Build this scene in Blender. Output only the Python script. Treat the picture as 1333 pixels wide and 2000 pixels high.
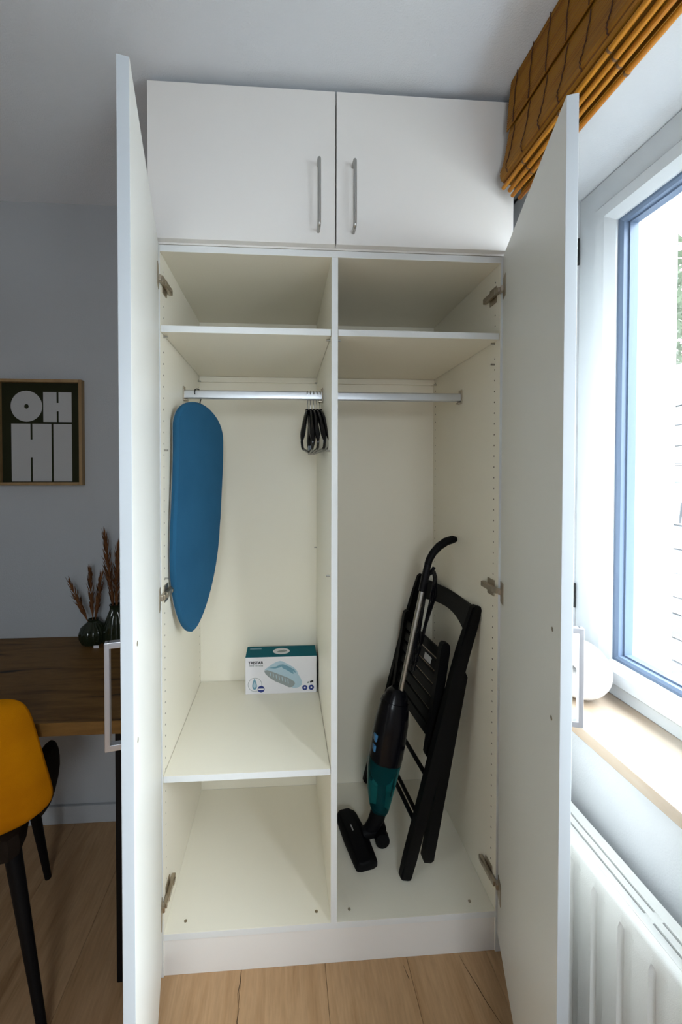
import bpy, bmesh, math, random
from mathutils import Vector, Matrix
random.seed(7)
S = bpy.context.scene
for o in list(bpy.data.objects): bpy.data.objects.remove(o)
COL = S.collection
PI = math.pi

# ------------------------------------------------------------------ camera
cam = bpy.data.cameras.new('camera'); co = bpy.data.objects.new('camera', cam); COL.objects.link(co)
yaw, pit, rol = 0.0632, -0.0165, 0.0005
CAM = Vector((-0.1428, -1.1123, 1.4187))
r = Vector((math.cos(yaw), -math.sin(yaw), 0)); fw = Vector((math.sin(yaw), math.cos(yaw), 0)); up = Vector((0, 0, 1))
f2 = fw*math.cos(pit) + up*math.sin(pit); u2 = -fw*math.sin(pit) + up*math.cos(pit)
r3 = r*math.cos(rol) + u2*math.sin(rol); u3 = -r*math.sin(rol) + u2*math.cos(rol)
M = Matrix.Identity(4)
for i in range(3):
    M[i][0] = r3[i]; M[i][1] = u3[i]; M[i][2] = -f2[i]; M[i][3] = CAM[i]
co.matrix_world = M
cam.sensor_fit = 'VERTICAL'; cam.sensor_height = 36.0
cam.lens = 772.04/2000*36; cam.shift_x = (666.5-604.03)/2000; cam.shift_y = (937.34-1000)/2000
cam.clip_start = 0.02; cam.clip_end = 200
S.camera = co

# ------------------------------------------------------------------ sky and exposure
W = bpy.data.worlds.new('overcast_sky'); S.world = W; W.use_nodes = True
bg = W.node_tree.nodes['Background']; # overcast sky: three times brighter at the zenith than at the horizon
_n = W.node_tree.nodes; _l = W.node_tree.links
_tc = _n.new('ShaderNodeTexCoord'); _sx = _n.new('ShaderNodeSeparateXYZ'); _l.new(_tc.outputs['Generated'], _sx.inputs[0])
_rp = _n.new('ShaderNodeValToRGB'); _l.new(_sx.outputs[2], _rp.inputs[0])
SKY = (0.88, 0.94, 1.0); _rp.color_ramp.elements[0].color = tuple(c/3 for c in SKY)+(1,); _rp.color_ramp.elements[1].color = SKY+(1,)
_l.new(_rp.outputs[0], bg.inputs[0]); bg.inputs[1].default_value = 10.0
S.view_settings.view_transform = 'Standard'; S.view_settings.look = 'None'
S.view_settings.exposure = 1.72; S.view_settings.gamma = 1.0; S.view_settings.use_curve_mapping = False
# sky portal in the window opening: only steers sampling of the sky
pl = bpy.data.lights.new('window_sky_portal', 'AREA'); pl.shape = 'RECTANGLE'; pl.size = 1.24; pl.size_y = 1.44
pl.cycles.is_portal = True
po = bpy.data.objects.new('window_sky_portal', pl); COL.objects.link(po)
po.matrix_world = Matrix.Translation((0.745, -0.86, 1.53)) @ Matrix(((0, 0, 1, 0), (0, 1, 0, 0), (-1, 0, 0, 0), (0, 0, 0, 1))).to_4x4()

p2 = pl.copy(); p2.size = 0.56; p2.size_y = 0.72
po2 = bpy.data.objects.new('fill_window_sky_portal', p2); COL.objects.link(po2)  # sampling portal for the added fill window
po2.matrix_world = Matrix.Translation((-0.05, -2.575, 1.65)) @ Matrix(((-1, 0, 0, 0), (0, 0, -1, 0), (0, -1, 0, 0), (0, 0, 0, 1)))

# ------------------------------------------------------------------ materials
def mat(name, col, rough=0.5, metal=0.0, bump=None, var=None, spec=0.5, **kw):
    """bump=(scale,strength,stretch)  var=(scale,colour2,stretch)"""
    m = bpy.data.materials.new(name); m.use_nodes = True
    nt = m.node_tree; b = nt.nodes['Principled BSDF']
    b.inputs['Base Color'].default_value = (*col, 1); b.inputs['Roughness'].default_value = rough
    b.inputs['Metallic'].default_value = metal; b.inputs['Specular IOR Level'].default_value = spec
    for k, v in kw.items(): b.inputs[k.replace('_', ' ')].default_value = v
    tc = nt.nodes.new('ShaderNodeTexCoord')
    def noise(scale, stretch, detail=4):
        mp = nt.nodes.new('ShaderNodeMapping'); mp.inputs['Scale'].default_value = stretch
        nt.links.new(tc.outputs['Object'], mp.inputs[0])
        n = nt.nodes.new('ShaderNodeTexNoise'); n.inputs['Scale'].default_value = scale; n.inputs['Detail'].default_value = detail
        nt.links.new(mp.outputs[0], n.inputs['Vector']); return n
    if bump:
        n = noise(bump[0], bump[2] if len(bump) > 2 else (1, 1, 1))
        bp = nt.nodes.new('ShaderNodeBump'); bp.inputs['Strength'].default_value = bump[1]; bp.inputs['Distance'].default_value = 0.002
        nt.links.new(n.outputs[0], bp.inputs['Height']); nt.links.new(bp.outputs[0], b.inputs['Normal'])
    if var:
        n = noise(var[0], var[2] if len(var) > 2 else (1, 1, 1), 6)
        rp = nt.nodes.new('ShaderNodeValToRGB'); rp.color_ramp.elements[0].position = 0.32; rp.color_ramp.elements[1].position = 0.68
        rp.color_ramp.elements[0].color = (*var[1], 1); rp.color_ramp.elements[1].color = (*col, 1)
        nt.links.new(n.outputs[0], rp.inputs[0]); nt.links.new(rp.outputs[0], b.inputs['Base Color'])
    return m

def wood(name, c1, c2, crack, scale, stretch, rough=0.45, crack_pos=0.36, rand=0.0):
    m = bpy.data.materials.new(name); m.use_nodes = True; nt = m.node_tree; b = nt.nodes['Principled BSDF']
    b.inputs['Roughness'].default_value = rough; b.inputs['Specular IOR Level'].default_value = 0.18
    tc = nt.nodes.new('ShaderNodeTexCoord'); mp = nt.nodes.new('ShaderNodeMapping'); mp.inputs['Scale'].default_value = stretch
    oi = nt.nodes.new('ShaderNodeObjectInfo'); ad = nt.nodes.new('ShaderNodeVectorMath'); ad.operation = 'ADD'
    cb = nt.nodes.new('ShaderNodeCombineXYZ'); mu = nt.nodes.new('ShaderNodeMath'); mu.operation = 'MULTIPLY'; mu.inputs[1].default_value = 37
    nt.links.new(oi.outputs['Random'], mu.inputs[0]); nt.links.new(mu.outputs[0], cb.inputs[0]); nt.links.new(mu.outputs[0], cb.inputs[1])
    nt.links.new(tc.outputs['Object'], mp.inputs[0]); nt.links.new(mp.outputs[0], ad.inputs[0]); nt.links.new(cb.outputs[0], ad.inputs[1])
    n1 = nt.nodes.new('ShaderNodeTexNoise'); n1.inputs['Scale'].default_value = scale; n1.inputs['Detail'].default_value = 8; n1.inputs['Distortion'].default_value = 0.6
    nt.links.new(ad.outputs[0], n1.inputs['Vector'])
    rp = nt.nodes.new('ShaderNodeValToRGB'); e = rp.color_ramp.elements
    e[0].position = 0.30; e[0].color = (*crack, 1); e[1].position = crack_pos; e[1].color = (*c2, 1)
    k = e.new(0.52); k.color = (*c1, 1); k = e.new(0.66); k.color = tuple(0.5*(a+b_) for a, b_ in zip(c1, c2)) + (1,)
    nt.links.new(n1.outputs[0], rp.inputs[0])
    n2 = nt.nodes.new('ShaderNodeTexNoise'); n2.inputs['Scale'].default_value = scale*9; n2.inputs['Detail'].default_value = 3
    nt.links.new(ad.outputs[0], n2.inputs['Vector'])
    mx = nt.nodes.new('ShaderNodeMix'); mx.data_type = 'RGBA'; mx.blend_type = 'MULTIPLY'; mx.inputs[0].default_value = 0.35
    nt.links.new(rp.outputs[0], mx.inputs[6]); nt.links.new(n2.outputs[0], mx.inputs[7])
    nt.links.new(mx.outputs[2], b.inputs['Base Color'])
    bp = nt.nodes.new('ShaderNodeBump'); bp.inputs['Strength'].default_value = 0.12; bp.inputs['Distance'].default_value = 0.001
    nt.links.new(n2.outputs[0], bp.inputs['Height']); nt.links.new(bp.outputs[0], b.inputs['Normal'])
    return m

MT = dict(
    wall=mat('wall_plaster', (0.82, 0.83, 0.85), 0.9, bump=(260, 0.35)),
    wallb=mat('dimmed_wall_plaster', (0.45, 0.465, 0.485), 0.9, bump=(260, 0.35)), wallr=mat('window_wall_plaster', (0.56, 0.58, 0.61), 0.9, bump=(260, 0.25)),  # wallb: dimness of the back corner put into the grey; wallr: darkened against overexposure
    edge2=mat('pale_edge_band', (0.77, 0.78, 0.78), 0.4),
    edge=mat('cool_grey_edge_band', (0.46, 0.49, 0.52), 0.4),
    ceil=mat('ceiling_plaster', (0.79, 0.82, 0.87), 0.95, bump=(220, 0.6)),
    lam=mat('cream_laminate', (0.885, 0.835, 0.71), 0.42, bump=(900, 0.05)),
    door=mat('warm_white_laminate', (0.80, 0.79, 0.745), 0.4, bump=(900, 0.05)),
    white=mat('white_laminate', (0.82, 0.79, 0.76), 0.38, bump=(900, 0.05)),
    hole=mat('drill_hole', (0.12, 0.10, 0.07), 0.9),
    steel=mat('brushed_steel', (0.45, 0.44, 0.42), 0.35, 1.0, bump=(300, 0.05, (1, 1, 0.05))),
    nickel=mat('nickel_hinge', (0.50, 0.44, 0.36), 0.35, 1.0),
    chrome=mat('satin_chrome', (0.55, 0.56, 0.61), 0.32, 0.8),
    alu=mat('anodised_rail', (0.62, 0.64, 0.68), 0.35, 0.8),
    pvc=mat('window_plastic', (0.47, 0.495, 0.52), 0.3),  # white frame, colour darkened so the window light does not burn it out
    seal=mat('blue_grey_frame', (0.10, 0.135, 0.20), 0.45, spec=0.2),
    black=mat('black_lacquer', (0.0035, 0.0035, 0.004), 0.45, bump=(60, 0.08, (1, 1, 0.1)), spec=0.12),
    blackp=mat('black_plastic', (0.004, 0.004, 0.006), 0.22, spec=0.2),
    matblack=mat('matt_black_plastic', (0.004, 0.004, 0.005), 0.55, spec=0.12),
    blue=mat('blue_cotton', (0.020, 0.105, 0.205), 0.9, bump=(1400, 0.25), var=(6, (0.016, 0.09, 0.18)), spec=0.2),
    grey=mat('board_underside', (0.45, 0.46, 0.47), 0.6),
    wire=mat('dark_wire', (0.04, 0.04, 0.04), 0.4, 0.8),
    rad=mat('radiator_enamel', (0.72, 0.73, 0.72), 0.4, bump=(700, 0.2)),
    sill=mat('travertine', (0.42, 0.365, 0.305), 0.25, bump=(90, 0.08), var=(7, (0.27, 0.16, 0.08), (1, 0.35, 1))),
    ceramic=mat('white_ceramic', (0.64, 0.63, 0.63), 0.3, bump=(500, 0.05)),  # white glaze, colour darkened against overexposure on the sill
    teal=mat('teal_clear_plastic', (0.02, 0.28, 0.32), 0.06, Transmission_Weight=0.88, IOR=1.12, spec=0.4),
    tealb=mat('blue_button', (0.04, 0.20, 0.42), 0.3),
    filt=mat('dark_filter', (0.03, 0.05, 0.055), 0.8, bump=(200, 0.3)),
    must=mat('mustard_velvet', (0.62, 0.24, 0.002), 0.9, bump=(500, 0.25), var=(9, (0.50, 0.18, 0.002)), spec=0.05),
    darkv=mat('dark_velvet', (0.015, 0.010, 0.007), 0.9, bump=(500, 0.2), spec=0.15),
    frame=mat('oak_frame', (0.34, 0.22, 0.10), 0.5, var=(30, (0.26, 0.16, 0.07), (1, 1, 0.1))),
    poster=mat('dark_olive_print', (0.020, 0.022, 0.010), 0.7, spec=0.1),
    letter=mat('grey_print', (0.42, 0.42, 0.42), 0.7),
    green=mat('smoked_green_glass', (0.020, 0.028, 0.014), 0.08, Transmission_Weight=0.25, IOR=1.45),
    plume=mat('dried_grass', (0.22, 0.085, 0.025), 0.9, var=(40, (0.13, 0.045, 0.012))),
    cardw=mat('white_card', (0.78, 0.76, 0.79), 0.5), cardt=mat('teal_card', (0.002, 0.12, 0.16), 0.6, spec=0.1),
    cardd=mat('dark_card', (0.012, 0.022, 0.03), 0.5), ink=mat('black_ink', (0.02, 0.02, 0.025), 0.6),
    inkb=mat('blue_ink', (0.02, 0.04, 0.22), 0.5), inkg=mat('grey_ink', (0.28, 0.31, 0.31), 0.5),
    inkl=mat('pale_blue_ink', (0.42, 0.56, 0.64), 0.5), inks=mat('steel_blue_ink', (0.16, 0.32, 0.42), 0.5),
    leaf=mat('leaf', (0.075, 0.10, 0.06), 0.6), bark=mat('bark', (0.10, 0.08, 0.06), 0.9),
    ground=mat('gravel', (0.16, 0.16, 0.15), 0.95, bump=(20, 0.8)), render=mat('white_render', (0.86, 0.86, 0.85), 0.9, bump=(150, 0.4)),
)
stone_m = [mat('rubble_stone', c, 0.9, bump=(18, 0.8)) for c in ((0.10, 0.105, 0.115), (0.14, 0.14, 0.145), (0.075, 0.08, 0.09))]
MT['oak'] = wood('oak_floor', (0.56, 0.35, 0.19), (0.48, 0.285, 0.145), (0.33, 0.18, 0.085), 3.2, (6.0, 0.7, 1))
MT['desk'] = wood('rustic_oak', (0.22, 0.115, 0.034), (0.14, 0.068, 0.018), (0.012, 0.007, 0.004), 4.0, (0.9, 7.0, 7.0), crack_pos=0.37)
MT['crack'] = mat('oak_crack', (0.05, 0.025, 0.01), 0.9)
MT['bamboo'] = wood('bamboo_pole_skin', (0.58, 0.24, 0.022), (0.44, 0.15, 0.010), (0.20, 0.06, 0.005), 5, (14, 0.5, 14), rough=0.35)
MT['reed'] = wood('bamboo_reeds', (0.38, 0.165, 0.012), (0.27, 0.095, 0.006), (0.12, 0.035, 0.003), 7, (30, 0.35, 30), rough=0.5)
MT['node'] = mat('bamboo_node', (0.14, 0.06, 0.015), 0.6)
MT['string'] = mat('brown_cord', (0.06, 0.018, 0.006), 0.9)
def glass_mat():
    m = bpy.data.materials.new('window_glass'); m.use_nodes = True; nt = m.node_tree; nt.nodes.clear()
    o = nt.nodes.new('ShaderNodeOutputMaterial'); t = nt.nodes.new('ShaderNodeBsdfTransparent'); g = nt.nodes.new('ShaderNodeBsdfGlossy')
    g.inputs['Roughness'].default_value = 0.02; t.inputs[0].default_value = (0.95, 0.97, 0.97, 1)
    mx = nt.nodes.new('ShaderNodeMixShader'); mx.inputs[0].default_value = 0.04
    nt.links.new(t.outputs[0], mx.inputs[1]); nt.links.new(g.outputs[0], mx.inputs[2])
    nt.links.new(mx.outputs[0], o.inputs[0]); return m
MT['glass'] = glass_mat()

# ------------------------------------------------------------------ mesh helpers
def B(): return bmesh.new()
def box(bm, x0, x1, y0, y1, z0, z1, bev=0.0, seg=2, mtx=None):
    vs = [bm.verts.new((x, y, z)) for x in (x0, x1) for y in (y0, y1) for z in (z0, z1)]
    fs = [bm.faces.new([vs[i] for i in q]) for q in ((0, 1, 3, 2), (4, 6, 7, 5), (0, 4, 5, 1), (2, 3, 7, 6), (0, 2, 6, 4), (1, 5, 7, 3))]
    allv = vs
    if bev > 0:
        es = list({e for f in fs for e in f.edges})
        rr = bmesh.ops.bevel(bm, geom=es, offset=bev, segments=seg, affect='EDGES', profile=0.5)
        allv = list({v for f in rr['faces'] for v in f.verts} | {v for v in vs if v.is_valid})
    if mtx is not None:
        for v in allv: v.co = mtx @ v.co
    return allv
def bx(*a, bev=0.0, seg=2, mtx=None):
    bm = B(); box(bm, *a, bev=bev, seg=seg, mtx=mtx); return bm
def tube(bm, pts, rad, seg=10, caps=True, flat=None):
    """swept round section; rad scalar or list; flat=(axis vector, factor) squashes the section"""
    pts = [Vector(p) for p in pts]; n = len(pts)
    rads = rad if isinstance(rad, (list, tuple)) else [rad]*n
    prev = None; rings = []
    for i, p in enumerate(pts):
        t = (pts[min(i+1, n-1)] - pts[max(i-1, 0)]).normalized()
        if prev is None:
            a = Vector((0, 0, 1)) if abs(t.z) < 0.9 else Vector((1, 0, 0))
            u = t.cross(a).normalized()
        else: u = (prev - t*prev.dot(t)).normalized()
        prev = u; w = t.cross(u); ring = []
        for k in range(seg):
            a = 2*PI*k/seg; d = (u*math.cos(a) + w*math.sin(a))*rads[i]
            if flat: ax, fc = flat; ax = Vector(ax).normalized(); d = d - ax*d.dot(ax)*(1-fc)
            ring.append(bm.verts.new(p+d))
        rings.append(ring)
    for a, b in zip(rings, rings[1:]):
        for k in range(seg): bm.faces.new((a[k], a[(k+1) % seg], b[(k+1) % seg], b[k]))
    if caps: bm.faces.new(rings[0][::-1]); bm.faces.new(rings[-1])
def tb(pts, rad, seg=10, **k):
    bm = B(); tube(bm, pts, rad, seg, **k); return bm
def lathe(bm, prof, c=(0, 0, 0), seg=32, cap=True, ribs=0, ribamp=0.0):
    rings = []
    for rr, z in prof:
        rings.append([bm.verts.new((c[0]+(rr+ribamp*math.cos(ribs*2*PI*k/seg))*math.cos(2*PI*k/seg), c[1]+(rr+ribamp*math.cos(ribs*2*PI*k/seg))*math.sin(2*PI*k/seg), c[2]+z)) for k in range(seg)])
    for a, b in zip(rings, rings[1:]):
        for k in range(seg): bm.faces.new((a[k], a[(k+1) % seg], b[(k+1) % seg], b[k]))
    if cap: bm.faces.new(rings[0][::-1]); bm.faces.new(rings[-1])
def prism(bm, poly, d, n):
    """extrude a 3D polygon by vector n*d"""
    n = Vector(n)*d; a = [bm.verts.new(Vector(p)) for p in poly]; b = [bm.verts.new(Vector(p)+n) for p in poly]
    bm.faces.new(a[::-1]); bm.faces.new(b); k = len(a)
    for i in range(k): bm.faces.new((a[i], a[(i+1) % k], b[(i+1) % k], b[i]))
def loft(bm, rings, closed=True, caps=True):
    R = [[bm.verts.new(Vector(p)) for p in q] for q in rings]
    for a, b in zip(R, R[1:]):
        n = len(a)
        for k in range(n if closed else n-1): bm.faces.new((a[k], a[(k+1) % n], b[(k+1) % n], b[k]))
    if caps and closed: bm.faces.new(R[0][::-1]); bm.faces.new(R[-1])
WPOS = {}
def wpos(o): return WPOS.get(o.name, Vector((0, 0, 0)))
def obj(name, bm, m, parent=None, smooth=True, origin=None, subd=0):
    if len(bm.faces): bmesh.ops.recalc_face_normals(bm, faces=bm.faces)
    cs = [v.co for v in bm.verts]
    lo = Vector([min(c[i] for c in cs) for i in range(3)]); hi = Vector([max(c[i] for c in cs) for i in range(3)])
    o0 = Vector(origin) if origin is not None else (Vector(((lo.x+hi.x)/2, (lo.y+hi.y)/2, lo.z)))
    for v in bm.verts: v.co -= o0
    me = bpy.data.meshes.new(name); bm.to_mesh(me); bm.free()
    me.materials.append(MT[m] if isinstance(m, str) else m)
    if smooth:
        for p in me.polygons: p.use_smooth = True
    o = bpy.data.objects.new(name, me); COL.objects.link(o)
    o.location = o0
    if parent is not None: o.parent = parent; o.location = o0 - wpos(parent)
    WPOS[o.name] = o0
    if smooth: me.set_sharp_from_angle(angle=math.radians(40))
    if smooth and not subd:
        md = o.modifiers.new('weighted_normals', 'WEIGHTED_NORMAL'); md.keep_sharp = True
    if subd:
        md = o.modifiers.new('smooth_surface', 'SUBSURF'); md.levels = subd; md.render_levels = subd
    return o
def tag(o, label=None, cat=None, group=None, kind=None):
    if label: o['label'] = label
    if cat: o['category'] = cat
    if group: o['group'] = group
    if kind: o['kind'] = kind
    return o
def thing(name, loc, label, cat, group=None):
    o = bpy.data.objects.new(name, None); COL.objects.link(o); o.location = loc; o.empty_display_size = 0.05
    WPOS[o.name] = Vector(loc); return tag(o, label, cat, group)
def struct(name, bm, m, parent=None, **k):
    o = obj(name, bm, m, parent, **k)
    if parent is None: o['kind'] = 'structure'
    return o
def dup(o, parent=None, loc=None):
    c = o.copy(); COL.objects.link(c)
    if parent is not None: c.parent = parent
    if loc is not None: c.location = loc
    return c

# ------------------------------------------------------------------ the room
XL, YF, YB, XW, ZC = -2.6, -2.5, 0.535, 0.55, 2.49
floor = struct('floor', bx(XL, XW, YF, YB, -0.06, -0.009), 'ground')
PW, PLN = 0.24, 1.285
i = 0
seam0 = -0.265
meshes = {}
x = seam0 - 12*PW
while x < XW:
    off = 0.56+0.42*((i*0.618) % 1.0)
    y = YB - 0.004 - off*PLN
    segs = []
    yy = YB-0.004
    cut = y
    while yy > YF+0.01:
        nxt = max(cut, YF) if cut < yy-0.02 else yy
        if nxt < yy-0.02: segs.append((nxt, yy))
        yy = nxt; cut -= PLN
    for (a, b) in segs:
        x0, x1 = max(x, XL), min(x+PW, XW)
        if x1-x0 < 0.02: continue
        obj('plank', bx(x0+0.0004, x1-0.0004, a+0.0004, b-0.0004, -0.009, 0, bev=0.0008, seg=1), 'oak', floor, smooth=False)
    x += PW; i += 1
# rustic knots and splits printed in the planks near the plinth
for pts in (((-0.268, 0.0), (-0.2655, -0.02), (-0.2695, -0.045), (-0.267, -0.065)), ((-0.262, -0.075), (-0.2655, -0.1), (-0.259, -0.135), (-0.263, -0.2)),
            ((0.372, 0.0), (0.378, -0.03), (0.392, -0.075), (0.398, -0.1), (0.42, -0.16)), ((0.20, -0.012), (0.206, -0.04), (0.207, -0.045))):
    bm = B(); n = len(pts)
    L = [bm.verts.new((p[0]-0.0011*math.sin(PI*(k+.3)/n), p[1]-0.002, 0.00015)) for k, p in enumerate(pts)]
    R_ = [bm.verts.new((p[0]+0.0011*math.sin(PI*(k+.3)/n), p[1]-0.002, 0.00015)) for k, p in enumerate(pts)]
    for k in range(n-1): bm.faces.new((L[k], R_[k], R_[k+1], L[k+1]))
    obj('split', bm, 'crack', floor)
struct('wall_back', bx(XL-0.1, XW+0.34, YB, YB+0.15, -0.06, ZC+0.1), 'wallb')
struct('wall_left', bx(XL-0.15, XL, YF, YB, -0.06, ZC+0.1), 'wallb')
bm = B()      # unseen wall behind the camera; its window opening is added for fill light
box(bm, XL-0.1, -0.38, YF-0.15, YF, -1.2, ZC+0.1); box(bm, 0.28, XW+0.34, YF-0.15, YF, -1.2, ZC+0.1)
box(bm, -0.38, 0.28, YF-0.15, YF, -1.2, 1.24); box(bm, -0.38, 0.28, YF-0.15, YF, 2.06, ZC+0.1)
struct('wall_front', bm, 'wall', smooth=False)
struct('ceiling', bx(XL-0.1, XW+0.34, YF, YB, ZC, ZC+0.15), 'ceil')
WY0, WY1, WZ0, WZ1 = -1.62, -0.03, 0.825, 2.187     # window opening
bm = B()
box(bm, XW, XW+0.16, YF, YB, -0.06, WZ0); prism(bm, [(XW, YF, 2.228), (XW+0.16, YF, WZ1), (XW+0.16, YF, ZC+0.1), (XW, YF, ZC+0.1)], YB-YF, (0, 1, 0))
box(bm, XW, XW+0.16, WY1, YB, WZ0, 2.24); box(bm, XW, XW+0.16, YF, WY0, WZ0, 2.24)
# thicker outer leaf of the wall with the narrower outer opening
OX0, OX1 = XW+0.16, 0.888
box(bm, OX0, OX1, YF, YB, -1.6, 0.885); box(bm, OX0, OX1, YF, YB, 2.32, ZC+0.3)
box(bm, OX0+0.05, OX1, -0.13, YB, 0.885, 2.32); box(bm, OX0+0.05, OX1, YF, -1.54, 0.885, 2.32)
struct('wall_right', bm, 'wallr', smooth=False)
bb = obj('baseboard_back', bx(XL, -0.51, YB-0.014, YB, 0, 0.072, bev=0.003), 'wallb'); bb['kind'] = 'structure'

# window ------------------------------------------------------------------
FX = 0.69
win = bpy.data.objects.new('window_1', None); COL.objects.link(win); win.location = (FX, -0.82, WZ0); WPOS['window_1'] = Vector(win.location)
win['kind'] = 'structure'
def ring_frame(y0, y1, z0, z1, w, xa, xb, bev=0.003, chamfer=None):
    bm = B()
    iy0, iy1, iz0, iz1 = y0+w, y1-w, z0+w, z1-w
    O = [(y0, z0), (y1, z0), (y1, z1), (y0, z1)]; I = [(iy0, iz0), (iy1, iz0), (iy1, iz1), (iy0, iz1)]
    c = chamfer or 0
    I2 = [(iy0-c, iz0-c), (iy1+c, iz0-c), (iy1+c, iz1+c), (iy0-c, iz1+c)]
    secs = [[(xb, *p) for p in O], [(xa+bev, *p) for p in O], [(xa, p[0]+bev*(1 if k in (0, 3) else -1), p[1]+bev*(1 if k < 2 else -1)) for k, p in enumerate(O)]]
    if c: secs += [[(xa, *p) for p in I2], [(xa+c*0.8, *p) for p in I]]
    else: secs += [[(xa, *p) for p in I]]
    secs += [[(xb, *p) for p in I]]
    V = [[bm.verts.new(p) for p in s] for s in secs]
    V.append(V[0])
    for a, b in zip(V, V[1:]):
        for k in range(4): bm.faces.new((a[k], a[(k+1) % 4], b[(k+1) % 4], b[k]))
    return bm
struct('frame', ring_frame(WY0, WY1, 0.853, WZ1, 0.075, FX+0.004, FX+0.07), 'pvc', win, smooth=False)
struct('sash', ring_frame(WY0+0.058, WY1-0.066, 0.887, 2.117, 0.053, FX-0.006, FX+0.022, bev=0.004, chamfer=0.020), 'pvc', win, smooth=False)
sy0, sy1, sz0, sz1 = WY0+0.107, WY1-0.116, 0.938, 2.066
struct('glazing_frame', ring_frame(sy0+0.0, sy1-0.001, sz0+0.0, sz1, 0.014, FX+0.016, FX+0.050, bev=0.002, chamfer=0.006), 'seal', win, smooth=False)
struct('gasket', ring_frame(sy0+0.012, sy1-0.013, sz0+0.012, sz1-0.012, 0.006, FX+0.034, FX+0.056, bev=0.001), 'seal', win, smooth=False)
struct('pane', bx(FX+0.040, FX+0.044, sy0+0.005, sy1-0.005, sz0+0.005, sz1-0.005), 'glass', win, smooth=False)
for z0, z1 in ((2.008, 2.082), (1.035, 1.105)):
    bm = B(); tube(bm, [(FX-0.001, -0.0345, z0), (FX-0.001, -0.0345, z1)], 0.0028, 8)
    struct('hinge', bm, 'wire', win)
tag(struct('outer_sill', bx(FX+0.072, 0.95, -1.54, -0.13, 0.878, 0.888, bev=0.002), 'pvc', win))
w2 = bpy.data.objects.new('added_fill_window', None); COL.objects.link(w2); w2.location = (-0.05, YF-0.07, 1.24); WPOS['added_fill_window'] = Vector(w2.location); w2['kind'] = 'structure'  # added window out of view, brings fill light into the wardrobe
bm = B()
for a in ((-0.38, -0.33, 1.24, 2.06), (0.23, 0.28, 1.24, 2.06)): box(bm, a[0], a[1], YF-0.10, YF-0.04, a[2], a[3])
for a in ((1.24, 1.29), (2.01, 2.06)): box(bm, -0.33, 0.23, YF-0.10, YF-0.04, a[0], a[1])
struct('frame', bm, 'pvc', w2, smooth=False)
struct('pane', bx(-0.33, 0.23, YF-0.072, YF-0.068, 1.29, 2.01), 'glass', w2, smooth=False)
sill = struct('window_sill', bx(0.518, FX+0.02, WY0-0.04, 0.02, 0.826, 0.853, bev=0.002), 'sill')
sill.name = 'trim_1'; WPOS['trim_1'] = WPOS['window_sill']

# ------------------------------------------------------------------ wardrobe
T = 0.0185; HW = 0.5; IN = HW-T; DEP = 0.509; ZT = 2.043; ZB = 0.123
wr = thing('wardrobe', (0, 0.25, 0), 'tall white two-door wardrobe standing open with cream shelves inside', 'wardrobe')
BV = 0.0009
for s in (-1, 1):
    x0, x1 = sorted((s*IN, s*HW))
    sp = obj('side_panel', bx(x0, x1, 0.0, DEP+0.012, 0.0, ZT, bev=BV), 'lam', wr)
    # rows of drilled shelf-pin holes
    bm = B()
    for yy, rr in ((0.028, 0.0026), (0.486, 0.0026)):
        z = 0.19
        while z < 2.0:
            if not any(abs(z-h) < 0.03 and yy < 0.1 for h in (1.94, 1.075, 0.205, 1.807)) and abs(z-1.818) > 0.012:
                ring = [bm.verts.new((s*(IN-0.0002), yy+rr*math.cos(2*PI*k/8), z+rr*math.sin(2*PI*k/8))) for k in range(8)]
                bm.faces.new(ring)
            z += 0.032
    h = obj('pin_holes', bm, 'hole', sp); h['kind'] = 'stuff'
dv = obj('divider', bx(-0.0093, 0.0093, 0.0, DEP, ZB-0.001, ZT-T, bev=BV), 'lam', wr)
obj('top_panel', bx(-IN, IN, 0.0, DEP, ZT-T, ZT, bev=BV), 'lam', wr)
bp_ = obj('bottom_panel', bx(-IN, IN, 0.0, DEP, ZB-T, ZB, bev=BV), 'lam', wr)
for xx, yy in ((-0.428, 0.031), (-0.048, 0.032), (0.418, 0.031), (0.05, 0.032)):
    bm = B(); lathe(bm, [(0.0045, 0), (0.0045, 0.0006), (0.002, 0.0003)], (xx, yy, ZB), 12); obj('screw', bm, 'nickel', bp_)
obj('plinth', bx(-0.487, 0.487, 0.004, 0.022, 0.0, ZB-T, bev=BV), 'white', wr)
for s in (-1, 1):
    x0, x1 = sorted((s*0.0093, s*IN))
    obj('back_panel', bx(x0, x1, DEP, DEP+0.006, ZB, ZT-T), 'lam', wr)
    sh = obj('shelf', bx(x0+0.001, x1-0.001, 0.003, DEP-0.004, 1.807, 1.8255, bev=BV), 'lam', wr)
    obj('batten', bx(x0+0.001, x1-0.001, DEP-0.012, DEP, 1.785, 1.806), 'lam', wr)
obj('shelf', bx(-IN+0.001, -0.0103, 0.002, DEP-0.002, 0.5525, 0.571, bev=BV), 'lam', wr)
# white edge banding on the front edges
for o in list(wr.children):
    if o.name.split('.')[0] in ('side_panel', 'divider', 'top_panel', 'bottom_panel', 'shelf'):
        o.data.materials.append(MT['edge2'])
        for p in o.data.polygons:
            if p.normal.y < -0.9: p.material_index = 1
# shelf pins
def pin(x, s, y, z):
    bm = B(); tube(bm, [(x, y, z), (x+s*0.011, y, z)], 0.0027, 8); obj('shelf_pin', bm, 'steel', wr)
for zz in (1.803, 1.484, 1.12): pin(-0.0093, -1, 0.03, zz); pin(-IN, 1, 0.03, zz)
pin(0.0093, 1, 0.03, 1.803)
for zz in (1.803, 1.742): pin(IN, -1, 0.03, zz)
for (xx, s) in ((-IN, 1), (-0.0093, -1), (IN, -1), (0.0093, 1)): pin(xx, s, 0.478, 1.782)
pin(-0.0093, -1, 0.486, 1.118)
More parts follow.
